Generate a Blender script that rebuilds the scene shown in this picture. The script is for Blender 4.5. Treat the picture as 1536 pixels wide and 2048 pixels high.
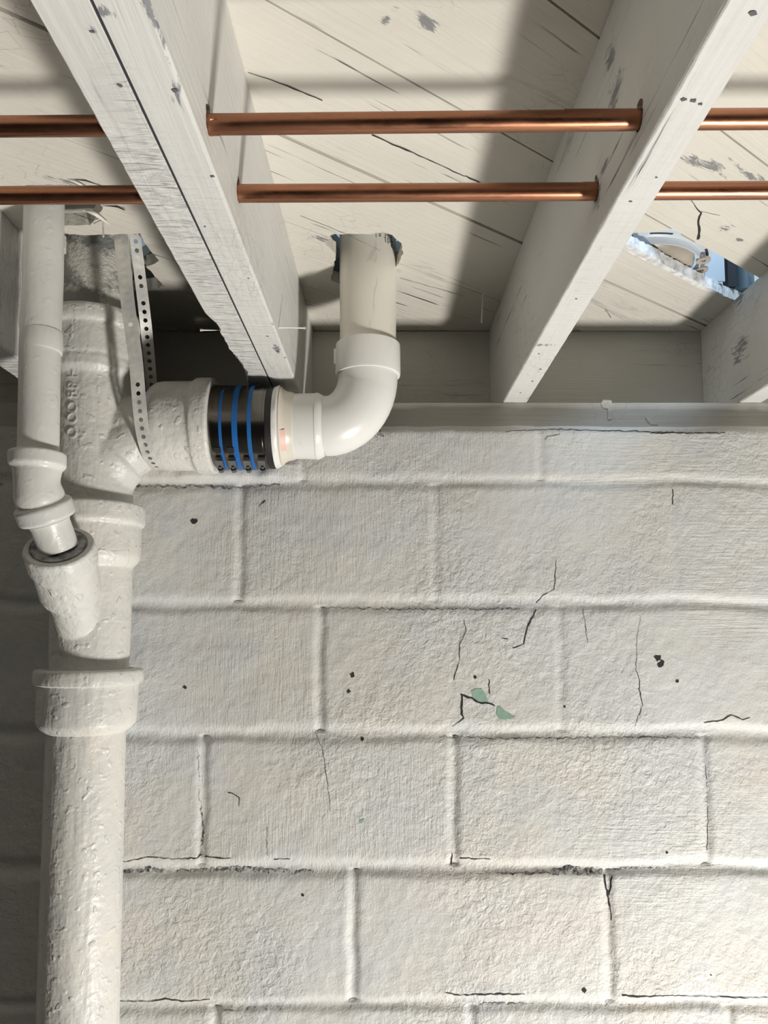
import bpy, bmesh, math, random
import numpy as np
from mathutils import Vector, Matrix
from mathutils.bvhtree import BVHTree

for o in list(bpy.data.objects): bpy.data.objects.remove(o)
scn = bpy.context.scene
COL = scn.collection
H = 1.9            # height of the lens above the basement floor; all z below are relative to the lens

# ------------------------------------------------------------------ camera
F = 1500.0; TH = math.radians(5); PX, PY = 755.0, 1123.0
cd = bpy.data.cameras.new('camera'); cam = bpy.data.objects.new('camera', cd); COL.objects.link(cam)
cam.location = (0, 0, H); cam.rotation_euler = (math.radians(95), 0, 0)
cd.sensor_fit = 'VERTICAL'; cd.sensor_height = 36; cd.lens = F/2048*36
cd.shift_x = (768-PX)/2048; cd.shift_y = (PY-1024)/2048
cd.clip_start = .02; cd.clip_end = 30
scn.camera = cam

# ------------------------------------------------------------------ world, lamps, exposure
w = bpy.data.worlds.new('world'); scn.world = w; w.use_nodes = True
w.node_tree.nodes['Background'].inputs[0].default_value = (.92, .96, 1, 1)
w.node_tree.nodes['Background'].inputs[1].default_value = .012

def area(name, loc, target, sx, sy, power, color):
    ld = bpy.data.lights.new(name, 'AREA'); ld.shape = 'RECTANGLE'; ld.size = sx; ld.size_y = sy
    ld.energy = power; ld.color = color
    o = bpy.data.objects.new(name, ld); COL.objects.link(o); o.location = (loc[0], loc[1], loc[2]+H)
    d = Vector(target)-Vector(loc); o.rotation_euler = d.to_track_quat('-Z', 'Z').to_euler()
    return o
LX, LY, LZ = 1.25, .10, -1.72
area('work_light', (LX, LY, LZ), (-.05, 1.0, .2), .36, .22, 66, (1, .965, .90))
area('bathroom_light', (.66, .60, 1.40), (.45, 1.15, .557), .4, .4, 15, (.58, .78, 1))

scn.view_settings.view_transform = 'Standard'; scn.view_settings.look = 'None'
scn.view_settings.gamma = 1; scn.view_settings.use_curve_mapping = False
scn.view_settings.exposure = 0.0

# ------------------------------------------------------------------ helpers
c5, s5 = math.cos(TH), math.sin(TH)
def ray(u, v):
    a = (u-PX)/F; b = (PY-v)/F
    return Vector((a, c5-b*s5, s5+b*c5))
def PYp(u, v, Y): r = ray(u, v); return r*(Y/r.y)     # point of the photo on the vertical plane at depth Y
def PZp(u, v, Z): r = ray(u, v); return r*(Z/r.z)     # point of the photo on the horizontal plane at height Z
def depth(p): return p.y*c5+p.z*s5
D = 1.207      # wall face
ZB = .377      # underside of the joists
ZC = .557      # underside of the subfloor

def tag(o, label=None, cat=None, group=None, kind=None):
    if label: o['label'] = label
    if cat: o['category'] = cat
    if group: o['group'] = group
    if kind: o['kind'] = kind
    return o
def thing(name, loc, label, cat, group=None):
    o = bpy.data.objects.new(name, None); o.empty_display_size = .02; COL.objects.link(o)
    o.location = (loc[0], loc[1], loc[2]+H)
    return tag(o, label, cat, group)
def root_loc(p):
    while p.parent: p = p.parent
    return p.location
def mk(name, verts, faces, mat, parent=None, smooth=True, sharp=None):
    me = bpy.data.meshes.new(name)
    off = Vector((0, 0, H))
    if parent: off = off-root_loc(parent)
    me.from_pydata([tuple(Vector(v)+off) for v in verts], [], faces)
    bm = bmesh.new(); bm.from_mesh(me); bmesh.ops.recalc_face_normals(bm, faces=bm.faces); bm.to_mesh(me); bm.free()
    me.materials.append(mat)
    if smooth:
        me.polygons.foreach_set('use_smooth', [True]*len(me.polygons))
        if sharp: me.set_sharp_from_angle(angle=math.radians(sharp))
    me.update()
    o = bpy.data.objects.new(name, me); COL.objects.link(o)
    if parent: o.parent = parent
    return o
def bake(o, keep_mats=True):
    dg = bpy.context.evaluated_depsgraph_get(); dg.update()
    me = bpy.data.meshes.new_from_object(o.evaluated_get(dg))
    old = o.data; o.modifiers.clear(); o.data = me
    bpy.data.meshes.remove(old)
    return o
def smooth_all(o, ang=40):
    me = o.data; me.polygons.foreach_set('use_smooth', [True]*len(me.polygons))
    me.set_sharp_from_angle(angle=math.radians(ang)); me.update()
def kill(o):
    me = o.data; bpy.data.objects.remove(o)
    if me: bpy.data.meshes.remove(me)

def frame_dirs(d):
    d = Vector(d).normalized()
    a = Vector((0, 0, 1)) if abs(d.z) < .9 else Vector((0, -1, 0))
    x = d.cross(a).normalized(); y = x.cross(d).normalized()
    return x, y
def tube(path, radii, n=48, caps=True, jit=0, seed=1):
    """rings along a path, normals following its tangent"""
    rnd = random.Random(seed)
    V = []; Fc = []; m = len(path); path = [Vector(p) for p in path]
    px = None
    for i, p in enumerate(path):
        a = path[max(i-1, 0)]; b = path[min(i+1, m-1)]
        j = 1
        while (b-a).length < 1e-5 and j < m:
            j += 1; a = path[max(i-j, 0)]; b = path[min(i+j, m-1)]
        d = (b-a).normalized()
        if px is None: x, y = frame_dirs(d)
        else:
            x = (px-d*px.dot(d)).normalized(); y = d.cross(x)
        px = x
        for k in range(n):
            t = 2*math.pi*k/n
            V.append(p+(x*math.cos(t)+y*math.sin(t))*(radii[i]+(rnd.uniform(-jit, jit) if jit else 0)))
    for i in range(m-1):
        for k in range(n):
            Fc.append((i*n+k, i*n+(k+1) % n, (i+1)*n+(k+1) % n, (i+1)*n+k))
    if caps:
        Fc.append(tuple(range(n))[::-1]); Fc.append(tuple(range((m-1)*n, m*n)))
    return V, Fc
def rings(centres, axis, radii, n=64, caps=True):
    """rings with one fixed axis (for turned profiles with flat shoulders)"""
    x, y = frame_dirs(axis); V = []; Fc = []
    m = len(centres)
    for p, r in zip(centres, radii):
        for k in range(n):
            t = 2*math.pi*k/n; V.append(Vector(p)+(x*math.cos(t)+y*math.sin(t))*r)
    for i in range(m-1):
        for k in range(n):
            Fc.append((i*n+k, i*n+(k+1) % n, (i+1)*n+(k+1) % n, (i+1)*n+k))
    if caps:
        Fc.append(tuple(range(n))[::-1]); Fc.append(tuple(range((m-1)*n, m*n)))
    return V, Fc
def join(parts):
    V = []; Fc = []
    for v, f in parts:
        o = len(V); V += list(v); Fc += [tuple(i+o for i in q) for q in f]
    return V, Fc
def boxvf(x0, x1, y0, y1, z0, z1):
    V = [(x, y, z) for z in (z0, z1) for y in (y0, y1) for x in (x0, x1)]
    return V, [(0, 1, 3, 2), (4, 6, 7, 5), (0, 4, 5, 1), (2, 3, 7, 6), (0, 2, 6, 4), (1, 5, 7, 3)]
def prism(poly, z0, z1):
    n = len(poly); V = [(p[0], p[1], z0) for p in poly]+[(p[0], p[1], z1) for p in poly]
    Fc = [tuple(range(n))[::-1], tuple(range(n, 2*n))]+[(i, (i+1) % n, n+(i+1) % n, n+i) for i in range(n)]
    return V, Fc
def jag(poly, step, amp, seed, closed=True):
    rnd = random.Random(seed); out = []
    n = len(poly)
    for i in range(n if closed else n-1):
        a = Vector(poly[i][:2]); b = Vector(poly[(i+1) % n][:2]); d = b-a; L = d.length
        k = max(1, int(L/step)); nrm = Vector((-d.y, d.x)).normalized() if L else Vector((0, 0))
        for j in range(k):
            p = a+d*(j/k)
            if j: p += nrm*rnd.uniform(-amp, amp)+d*(rnd.uniform(-.25, .25)/k)
            out.append((p.x, p.y))
    if not closed: out.append(tuple(poly[-1][:2]))
    return out
def boolean(o, cutter_vf):
    c = mk('cutter', *cutter_vf, o.data.materials[0], None, smooth=False)
    md = o.modifiers.new('b', 'BOOLEAN'); md.operation = 'DIFFERENCE'; md.object = c; md.solver = 'EXACT'
    bake(o); kill(c)
def bezier(pts, n):
    """Catmull-Rom through points"""
    P = [Vector(p) for p in pts]; P = [P[0]*2-P[1]]+P+[P[-1]*2-P[-2]]
    out = []
    for i in range(1, len(P)-2):
        for j in range(n):
            t = j/n
            out.append(.5*((2*P[i])+(P[i+1]-P[i-1])*t+(2*P[i-1]-5*P[i]+4*P[i+1]-P[i+2])*t*t+(3*P[i]-P[i-1]-3*P[i+1]+P[i+2])*t**3))
    out.append(P[-2]); return out

# ------------------------------------------------------------------ materials
class NT:
    def __init__(s, name):
        s.m = bpy.data.materials.new(name); s.m.use_nodes = True; s.t = s.m.node_tree
        s.b = s.t.nodes['Principled BSDF']
    def n(s, typ, **k):
        nd = s.t.nodes.new(typ)
        for a, v in k.items(): setattr(nd, a, v)
        return nd
    def l(s, a, b): s.t.links.new(a, b)
    def coord(s, scale=(1, 1, 1), rot=(0, 0, 0), loc=(0, 0, 0)):
        g = s.n('ShaderNodeTexCoord'); mp = s.n('ShaderNodeMapping')
        mp.inputs['Scale'].default_value = scale; mp.inputs['Rotation'].default_value = rot; mp.inputs['Location'].default_value = loc
        s.l(g.outputs['Object'], mp.inputs[0]); return mp.outputs[0]
    def noise(s, co, scale, detail=4, rough=.55, dist=0):
        nd = s.n('ShaderNodeTexNoise'); nd.inputs['Scale'].default_value = scale; nd.inputs['Detail'].default_value = detail
        nd.inputs['Roughness'].default_value = rough; nd.inputs['Distortion'].default_value = dist
        s.l(co, nd.inputs['Vector']); return nd.outputs['Fac']
    def ramp(s, f, stops, interp='LINEAR'):
        r = s.n('ShaderNodeValToRGB'); e = r.color_ramp.elements; r.color_ramp.interpolation = interp
        while len(e) < len(stops): e.new(.5)
        for q, (p, c) in zip(e, stops):
            q.position = p; q.color = (c, c, c, 1) if isinstance(c, (int, float)) else (*c, 1)
        s.l(f, r.inputs[0]); return r.outputs[0]
    def mix(s, f, a, b, mode='MIX'):
        x = s.n('ShaderNodeMix', data_type='RGBA', blend_type=mode)
        for sock, v in ((x.inputs[0], f), (x.inputs[6], a), (x.inputs[7], b)):
            if isinstance(v, (int, float)): sock.default_value = v
            elif isinstance(v, tuple): sock.default_value = (*v, 1)
            else: s.l(v, sock)
        return x.outputs[2]
    def math(s, op, a, b=None):
        x = s.n('ShaderNodeMath', operation=op)
        for i, v in enumerate((a, b)):
            if v is None: continue
            if isinstance(v, (int, float)): x.inputs[i].default_value = v
            else: s.l(v, x.inputs[i])
        return x.outputs[0]
    def bump(s, h, dist, strength=1, prev=None):
        b = s.n('ShaderNodeBump'); b.inputs['Distance'].default_value = dist; b.inputs['Strength'].default_value = strength
        s.l(h, b.inputs['Height'])
        if prev: s.l(prev, b.inputs['Normal'])
        return b.outputs[0]
    def done(s, col, rough=.5, nrm=None, metal=0, spec=None, sss=None):
        if isinstance(col, tuple): s.b.inputs['Base Color'].default_value = (*col, 1)
        else: s.l(col, s.b.inputs['Base Color'])
        if isinstance(rough, (int, float)): s.b.inputs['Roughness'].default_value = rough
        else: s.l(rough, s.b.inputs['Roughness'])
        s.b.inputs['Metallic'].default_value = metal
        if spec is not None: s.b.inputs['Specular IOR Level'].default_value = spec
        if nrm: s.l(nrm, s.b.inputs['Normal'])
        return s.m

PAINT = (.70, .685, .64)
def wall_mat():
    t = NT('block_wall_paint'); co = t.coord()
    big = t.noise(co, 3.2, 3); fine = t.noise(co, 9, 3)
    col = t.mix(t.ramp(big, [(.38, 0.), (.62, 1.)]), (.63, .64, .635), (.66, .64, .60))
    col = t.mix(t.ramp(fine, [(.48, 0.), (.66, .55)]), col, (.59, .615, .64))
    pk = t.noise(t.coord(loc=(3, 1, 5)), 4.3, 2)
    col = t.mix(t.ramp(pk, [(.58, 0.), (.7, .5)]), col, (.67, .625, .59))
    wo = t.n('ShaderNodeTexVoronoi'); wo.inputs['Scale'].default_value = 70
    di = t.noise(co, 120, 5, .7)
    lump = t.noise(co, 100, 4, .6, .5); lum2 = t.noise(co, 260, 3, .5, .3)
    vs = t.noise(t.coord((330, 330, 28)), 1, 3, .6)
    hs = t.noise(t.coord((22, 22, 330), (0, .12, 0)), 1, 3, .6)
    selv = t.ramp(t.noise(t.coord(loc=(7, 2, 1)), 3.0, 1), [(.45, 0.), (.56, 1.)])
    gx = t.n('ShaderNodeSeparateXYZ'); t.l(t.coord(), gx.inputs[0])
    right = t.ramp(t.math('ADD', gx.outputs[0], t.math('MULTIPLY', t.noise(co, 5, 2), .35)), [(.30, 0.), (.52, 1.)])
    strokes = t.mix(right, vs, hs)
    soft = t.mix(t.ramp(t.noise(t.coord(loc=(1, 9, 4)), 4.0, 2), [(.4, .25), (.62, 1.)]), (.5, .5, .5), lump)
    h = t.mix(t.math('MULTIPLY', selv, .36), soft, strokes)
    nr = t.bump(h, .0052, .8); nr = t.bump(lum2, .0011, .6, nr)
    t.b.inputs['Coat Weight'].default_value = 0
    return t.done(col, .52, nr, spec=.35)
def iron_mat(name='painted_iron', amp=.0022, col=PAINT, lumps=1.0, rough=.42):
    t = NT(name); co = t.coord()
    a = t.noise(co, 28, 3, .6, .4); b = t.noise(co, 130, 3, .5); pim = t.ramp(t.noise(co, 75, 1), [(.62, 0.), (.72, 1.)])
    dr = t.ramp(t.noise(t.coord((60, 60, 14)), 1, 2), [(.3, 0.), (.7, 1.)])
    cl = t.mix(t.ramp(t.noise(co, 11, 3), [(.4, 0.), (.62, .8)]), col, (.62, .62, .60))
    cl = t.mix(t.ramp(t.noise(t.coord(loc=(4, 4, 4)), 16, 4), [(.60, 0.), (.7, .45)]), cl, (.74, .69, .60))
    nr = t.bump(a, amp*2, .7*lumps); nr = t.bump(dr, amp*.7, .6*lumps, nr); nr = t.bump(b, amp*.5, .7*lumps, nr); nr = t.bump(pim, amp*.5, .8*lumps, nr)
    return t.done(cl, rough, nr)
def upper_iron_mat():
    t = NT('mottled_painted_iron'); co = t.coord()
    peb = t.noise(co, 190, 3, .6); a = t.noise(co, 30, 3)
    mk_ = t.ramp(t.noise(co, 26, 5, .65), [(.47, 0.), (.58, .9)])
    cl = t.mix(mk_, (.62, .60, .55), (.20, .20, .195))
    nr = t.bump(a, .003, .6); nr = t.bump(peb, .003, .9, nr)
    return t.done(cl, .5, nr)
def wood_mat(name, base, axis='Y', crack=.5, scuff=.35, saw=0, rot=0, knots=False, seed=0, amp=1.0, spots=()):
    t = NT(name)
    if axis == 'Y': sc = (55, 3.2, 55); sc2 = (160, 5, 160); sc3 = (26, 5, 26)
    elif axis == 'X': sc = (3.2, 55, 55); sc2 = (5, 160, 160); sc3 = (5, 26, 26)
    r = (0, 0, rot)
    def rc(scale):     # rotate first, then stretch along the grain
        g = t.n('ShaderNodeTexCoord'); m1 = t.n('ShaderNodeMapping'); m1.inputs['Rotation'].default_value = (0, 0, -rot)
        m1.inputs['Location'].default_value = (seed*1.7, seed*.9, seed*.3)
        m2 = t.n('ShaderNodeMapping'); m2.inputs['Scale'].default_value = scale
        t.l(g.outputs['Object'], m1.inputs[0]); t.l(m1.outputs[0], m2.inputs[0]); return m2.outputs[0]
    gr = t.noise(rc(sc), 1, 4, .6, .5); gf = t.noise(rc(sc2), 1, 3, .55, .3)
    blot = t.noise(rc((1, 1, 1)), 5.5, 3)
    col = t.mix(t.ramp(blot, [(.35, 0.), (.65, 1.)]), base, tuple(x*.93 for x in base))
    # open grain lines where the paint did not close
    area_ = t.ramp(t.noise(rc((1, 1, 1)), 7, 2), [(.46, 0.), (.6, 1.)])
    ln = t.ramp(gf, [(.31, 1.), (.345, 0.)])
    ln = t.math('MULTIPLY', t.math('MULTIPLY', ln, area_), crack)
    col = t.mix(ln, col, (.10, .10, .11))
    sf = t.ramp(t.noise(rc(sc3), 1, 5, .7, .8), [(.60, 0.), (.72, 1.)])
    sf = t.math('MULTIPLY', t.math('MULTIPLY', sf, t.ramp(t.noise(rc((1, 1, 1)), 3.7, 2), [(.5, 0.), (.6, 1.)])), scuff)
    col = t.mix(sf, col, (.19, .195, .21))
    for (cx_, cy_, cz_, rx_, ry_, rz_) in spots:
        g = t.n('ShaderNodeTexCoord'); sb_ = t.n('ShaderNodeVectorMath', operation='SUBTRACT'); sb_.inputs[1].default_value = (cx_, cy_, cz_+H); t.l(g.outputs['Object'], sb_.inputs[0])
        m1 = t.n('ShaderNodeMapping'); m1.inputs['Rotation'].default_value = (0, 0, -rot); t.l(sb_.outputs[0], m1.inputs[0])
        m2 = t.n('ShaderNodeMapping'); m2.inputs['Scale'].default_value = (1/rx_, 1/ry_, 1/rz_); t.l(m1.outputs[0], m2.inputs[0])
        ln_ = t.n('ShaderNodeVectorMath', operation='LENGTH'); t.l(m2.outputs[0], ln_.inputs[0])
        nz_ = t.noise(rc((30, 120, 120) if axis == 'X' else (120, 30, 120)), 1, 5, .7, .6)
        v_ = t.math('ADD', t.math('MULTIPLY', t.math('SUBTRACT', 1, ln_.outputs['Value']), .55), t.math('MULTIPLY', t.math('SUBTRACT', nz_, .5), 2.2))
        col = t.mix(t.ramp(v_, [(.22, 0.), (.42, .85)]), col, (.17, .175, .195))
    nr = t.bump(gr, .0018*amp, .6); nr = t.bump(gf, .0011*amp, .7, nr)
    ck = t.n('ShaderNodeTexVoronoi', feature='DISTANCE_TO_EDGE'); ck.inputs['Scale'].default_value = 1
    t.l(rc((38, 95, 60) if axis == 'X' else (95, 38, 60)), ck.inputs['Vector'])
    crz = t.math('MULTIPLY', t.ramp(ck.outputs[0], [(.0, 1.), (.028, 0.)]), t.ramp(t.noise(rc((1, 1, 1)), 4.6, 2), [(.54, 0.), (.63, .55)]))
    col = t.mix(t.math('MULTIPLY', crz, crack), col, (.2, .19, .18))
    if saw:
        wv = t.noise(t.coord((30, 190, 30)), 1, 2, .5, .3); msk = t.ramp(t.noise(t.coord((9, 3, 9)), 1, 2), [(.40, 0.), (.58, 1.)])
        rd = t.math('MULTIPLY', t.ramp(wv, [(.35, 0.), (.6, 1.)]), msk)
        nr = t.bump(rd, .0016, saw, nr)
        col = t.mix(t.math('MULTIPLY', t.ramp(wv, [(.3, 1.), (.42, 0.)]), t.math('MULTIPLY', msk, .15)), col, (.5, .5, .52))
    return t.done(col, .55, nr, spec=.3)
def flat_mat(name, col, rough=.5, metal=0, spec=None): return NT(name).done(col, rough, None, metal, spec)

M = {}
M['wall'] = wall_mat()
M['iron'] = iron_mat()
M['iron_smooth'] = iron_mat('painted_smooth_iron', .0009, (.71, .70, .665), .8, .36)
M['iron_up'] = upper_iron_mat()
def zs(u, v, rx, ry): p = PZp(u, v, ZC); return (p.x, p.y, ZC, rx, ry, .02)
def xs_(u, v, X, ry, rz): r = ray(u, v); p = r*(X/r.x); return (X, p.y, p.z, .01, ry, rz)
def bs(u, v, rx, ry): p = PZp(u, v, ZB); return (p.x, p.y, ZB, rx, ry, .004)
M['joist'] = wood_mat('painted_joist', (.66, .655, .635), 'Y', .7, .55, 1.6, spots=[bs(185, 60, .006, .01)])
M['joist_b'] = wood_mat('painted_joist_smooth', (.66, .655, .635), 'Y', .7, .55, .5, seed=5, spots=[bs(210, 25, .008, .006), bs(340, 110, .005, .03), bs(350, 180, .006, .02), bs(300, 20, .004, .02), bs(555, 700, .006, .02)])
M['joist2'] = wood_mat('painted_joist_worn', (.66, .655, .635), 'Y', .95, .95, .3, seed=3, spots=[xs_(1222, 100, .2108, .03, .02), xs_(1228, 190, .2108, .03, .02), xs_(1205, 340, .2108, .02, .006), xs_(1195, 400, .2108, .02, .02), xs_(1475, 600, .6095, .03, .012), xs_(1480, 700, .6095, .04, .03), bs(1085, 690, .02, .007), xs_(1060, 790, .2525, .01, .02)])
M['deck'] = wood_mat('painted_subfloor', (.69, .66, .595), 'X', .95, .5, 0, math.radians(37), seed=1, spots=[zs(1420, 330, .05, .010), zs(1500, 350, .05, .009), zs(1385, 322, .03, .007), zs(1450, 455, .018, .014), zs(1476, 480, .01, .006), zs(852, 42, .016, .012), zs(772, 38, .008, .02), zs(160, 376, .05, .012), zs(240, 415, .015, .006), zs(130, 405, .03, .02), zs(640, 478, .02, .01)])
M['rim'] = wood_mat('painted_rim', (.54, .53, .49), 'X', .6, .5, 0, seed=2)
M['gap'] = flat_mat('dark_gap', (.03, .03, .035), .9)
M['crack'] = flat_mat('crack_dark', (.045, .045, .045), .9, spec=.1)
M['expo'] = NT('exposed_mortar'); _t = M['expo']; M['expo'] = _t.done(_t.ramp(_t.noise(_t.coord(), 160, 5, .7), [(.4, .05), (.56, .42), (.7, .58)]), .8, _t.bump(_t.noise(_t.coord(), 240, 3), .002, .8))
M['green'] = flat_mat('old_green_paint', (.27, .42, .34), .6)
M['stain'] = flat_mat('stain', (.5, .42, .3), .6)
M['nail'] = flat_mat('painted_nail', (.80, .78, .70), .4)
def copper():
    t = NT('copper'); co = t.coord((3, 60, 60))
    n_ = t.noise(co, 1, 4, .6); n2 = t.noise(t.coord((14, 50, 50)), 1, 4, .7)
    col = t.mix(t.ramp(n_, [(.35, 0.), (.65, 1.)]), (.46, .215, .125), (.33, .15, .09))
    col = t.mix(t.ramp(n2, [(.55, 0.), (.72, .7)]), col, (.22, .10, .06))
    return t.done(col, t.ramp(n2, [(.3, .22), (.7, .42)]), t.bump(n2, .0004, .4), 1)
M['copper'] = copper()
def pvc(name, col, dirt=.0):
    t = NT(name); co = t.coord((34, 34, 9))
    d = t.ramp(t.noise(co, 1, 5, .65, .6), [(.60, 0.), (.70, 1.)])
    c_ = t.mix(t.math('MULTIPLY', d, dirt), col, (.38, .36, .33))
    m_ = t.done(c_, .3, t.bump(t.noise(t.coord(), 18, 2), .0006, .4))
    t.b.inputs['Subsurface Weight'].default_value = .12; t.b.inputs['Subsurface Radius'].default_value = (.01, .008, .006); t.b.inputs['Subsurface Scale'].default_value = .5
    return m_
M['pvc_pipe'] = pvc('pvc_pipe_cream', (.80, .77, .69), .5)
M['pvc'] = pvc('pvc_white', (.82, .81, .785), .18)
M['bush'] = pvc('pvc_bushing', (.74, .69, .60), .3)
M['primer'] = flat_mat('primer', (.85, .55, .48), .4)
M['steel'] = NT('stainless'); _t = M['steel']; M['steel'] = _t.done((.20, .185, .165), .22, _t.bump(_t.noise(_t.coord((3, 90, 90)), 1, 2), .0004, .3), 1)
M['rubber'] = flat_mat('black_rubber', (.012, .012, .013), .5)
M['blue'] = flat_mat('blue_rubber', (.012, .13, .42), .45)
M['bolt'] = flat_mat('bolt_steel', (.35, .35, .36), .25, 1)
def strap_mat():
    t = NT('painted_strap'); co = t.coord()
    c_ = t.mix(t.ramp(t.noise(co, 40, 4, .6), [(.45, 0.), (.6, 1.)]), (.72, .70, .65), (.58, .58, .57))
    return t.done(c_, .4, t.bump(t.noise(co, 160, 3), .0008, .5), .15)
M['strap'] = strap_mat()
M['ink'] = flat_mat('black_print', (.03, .03, .04), .5)
M['lead'] = NT('lead_joint'); _t = M['lead']; M['lead'] = _t.done(_t.ramp(_t.noise(_t.coord(), 70, 4, .6), [(.38, .16), (.6, .42)]), .6, _t.bump(_t.noise(_t.coord(), 90, 3), .002, .6))
M['flange'] = flat_mat('galvanised_flange', (.62, .66, .70), .4, .2)
M['closet'] = NT('closet_plastic'); _t = M['closet']; M['closet'] = _t.done(_t.mix(_t.ramp(_t.noise(_t.coord(), 12, 3), [(.4, 0.), (.65, 1.)]), (.42, .37, .31), (.30, .27, .23)), .35)
M['white'] = flat_mat('upstairs_white', (.8, .82, .82), .6)
M['teal'] = flat_mat('grey_teal_pipe', (.10, .135, .15), .4)
M['rawedge'] = NT('raw_edge'); _t = M['rawedge']; M['rawedge'] = _t.done(_t.ramp(_t.noise(_t.coord(), 60, 4, .6), [(.35, .55), (.6, .85)]), .7, _t.bump(_t.noise(_t.coord(), 120, 3), .003, .8))
M['floor'] = NT('concrete_floor'); _t = M['floor']; M['floor'] = _t.done(_t.ramp(_t.noise(_t.coord(), 3, 4, .6), [(.35, .15), (.65, .22)]), .8)

# ------------------------------------------------------------------ block wall
_G = {}
def vnoise(x, z, sc, seed):
    if seed not in _G: _G[seed] = np.random.RandomState(seed).rand(256, 256)
    G = _G[seed]
    X = x*sc+100; Z = z*sc+100; xi = np.floor(X).astype(int); zi = np.floor(Z).astype(int)
    fx = X-xi; fz = Z-zi; fx = fx*fx*(3-2*fx); fz = fz*fz*(3-2*fz)
    g = lambda a, b: G[a % 256, b % 256]
    return (g(xi, zi)*(1-fx)+g(xi+1, zi)*fx)*(1-fz)+(g(xi, zi+1)*(1-fx)+g(xi+1, zi+1)*fx)*fz-.5
WT = .3305
BED = [.2349, .037, -.1686, -.375, -.5782]
BED += [-.5782-.2032*k for k in range(1, 7)]
ROW_TOPS = [WT+.01]+BED
base_rows = [[-.1242, .2657], [-.2226, .0931, .4799], [-.0918, .2912], [-.2751, .1195, .5163], [-.0379, .3584], [-.2509, .1442]]
GW = .0115
def groove(d, w): return np.exp(-(np.abs(d)/w)**2.4)
def wall_h(x, z):
    x = np.asarray(x, float); z = np.asarray(z, float)
    h = np.zeros(np.broadcast(x, z).shape)
    wob = vnoise(x, z*0, 6, 5)*.006+vnoise(x, z*0, 30, 6)*.003
    for i, b in enumerate(BED):
        wdt = [.0095, .0100, .0105, .0110, .0095][i] if i < 5 else .01
        dep = [.0042, .0052, .0056, .0072, .0060][i] if i < 5 else .006
        ww = wdt*(1+vnoise(x, z*0+i, 14, 20+i)*.5)
        h -= dep*groove(z-b-wob, ww)
    for r in range(len(ROW_TOPS)-1):
        zt, zb = ROW_TOPS[r], ROW_TOPS[r+1]
        js = list(base_rows[r]) if r < 6 else [(.0 if r % 2 else .2)]
        step = .397
        while js[0] > -3: js.insert(0, js[0]-step)
        while js[-1] < 3: js.append(js[-1]+step)
        inrow = (z < zt-.003) & (z > zb+.003)
        for k, j in enumerate(js):
            wv = vnoise(z, z*0+j, 25, 40+k)*.004
            dep = .0022 if (r == 0 or (r == 1 and j > 0) or (r == 2 and j > 0)) else .0048
            if r == 1 and j > .4: dep = .0008
            h -= np.where(inrow, dep*groove(x-j-wv, .0078), 0)
    h += vnoise(x, z, 5, 1)*.006+vnoise(x, z, 16, 2)*.0022+vnoise(x, z, 48, 3)*.0010+vnoise(x, z, 110, 4)*.0008
    # rough cap edge and the parged lump below the branch
    h -= np.clip((z-(WT-.016))/.016, 0, 1)**2*(.006+.010*np.clip(vnoise(x, z, 26, 9)+.3, 0, 1))
    lump = np.clip((-.125-x)/.006, 0, 1)*np.clip((x+.42)/.03, 0, 1)*np.clip((z-.236)/.007, 0, 1)*np.clip((.275-z)/.012, 0, 1)
    h += lump*(.009+vnoise(x, z, 45, 11)*.008)
    return h
def wall_pt(u, v, off=.0006):
    p = PYp(u, v, D); h = float(wall_h(p.x, p.z)); p = PYp(u, v, D-h)
    return Vector((p.x, D-h-off, p.z))
def axis_coords(a0, a1, d0, d1, step):
    dense = list(np.arange(d0, d1, step))+[d1]
    lo = list(np.arange(a0, d0, .06)); hi = list(np.arange(d1+.06, a1, .06))+[a1]
    return np.array(lo+dense+hi)
xs = axis_coords(-2.2, 2.4, -.62, .66, .0024); zs = axis_coords(-H, WT, -.63, WT, .0024); zs = np.unique(zs)
Xg, Zg = np.meshgrid(xs, zs); Hh = wall_h(Xg, Zg)
nx, nz = len(xs), len(zs)
V = np.stack([Xg, D-Hh, Zg+H], -1).reshape(-1, 3)
top = np.stack([xs, np.full(nx, D+.215), np.full(nx, WT+H)], -1)
bot = np.stack([xs, np.full(nx, D+.215), np.full(nx, 0.)], -1)
V = np.concatenate([V, top, bot])
ii = np.arange(nz-1)[:, None]*nx+np.arange(nx-1)[None]
Q = np.stack([ii, ii+1, ii+nx+1, ii+nx], -1).reshape(-1, 4)
a = (nz-1)*nx+np.arange(nx-1); b_ = nz*nx+np.arange(nx-1); c_ = (nz+1)*nx+np.arange(nx-1)
Q = np.concatenate([Q, np.stack([a, a+1, b_+1, b_], -1), np.stack([b_, b_+1, c_+1, c_], -1)])
me = bpy.data.meshes.new('wall_back'); me.vertices.add(len(V)); me.vertices.foreach_set('co', V.ravel())
me.loops.add(Q.size); me.polygons.add(len(Q)); me.loops.foreach_set('vertex_index', Q.ravel())
me.polygons.foreach_set('loop_start', np.arange(0, Q.size, 4)); me.polygons.foreach_set('loop_total', np.full(len(Q), 4))
me.polygons.foreach_set('use_smooth', np.ones(len(Q), bool)); me.update(calc_edges=True); me.validate()
me.materials.append(M['wall'])
wall = bpy.data.objects.new('wall_back', me); COL.objects.link(wall); tag(wall, 'painted concrete block wall under the floor joists', kind='structure')

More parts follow.
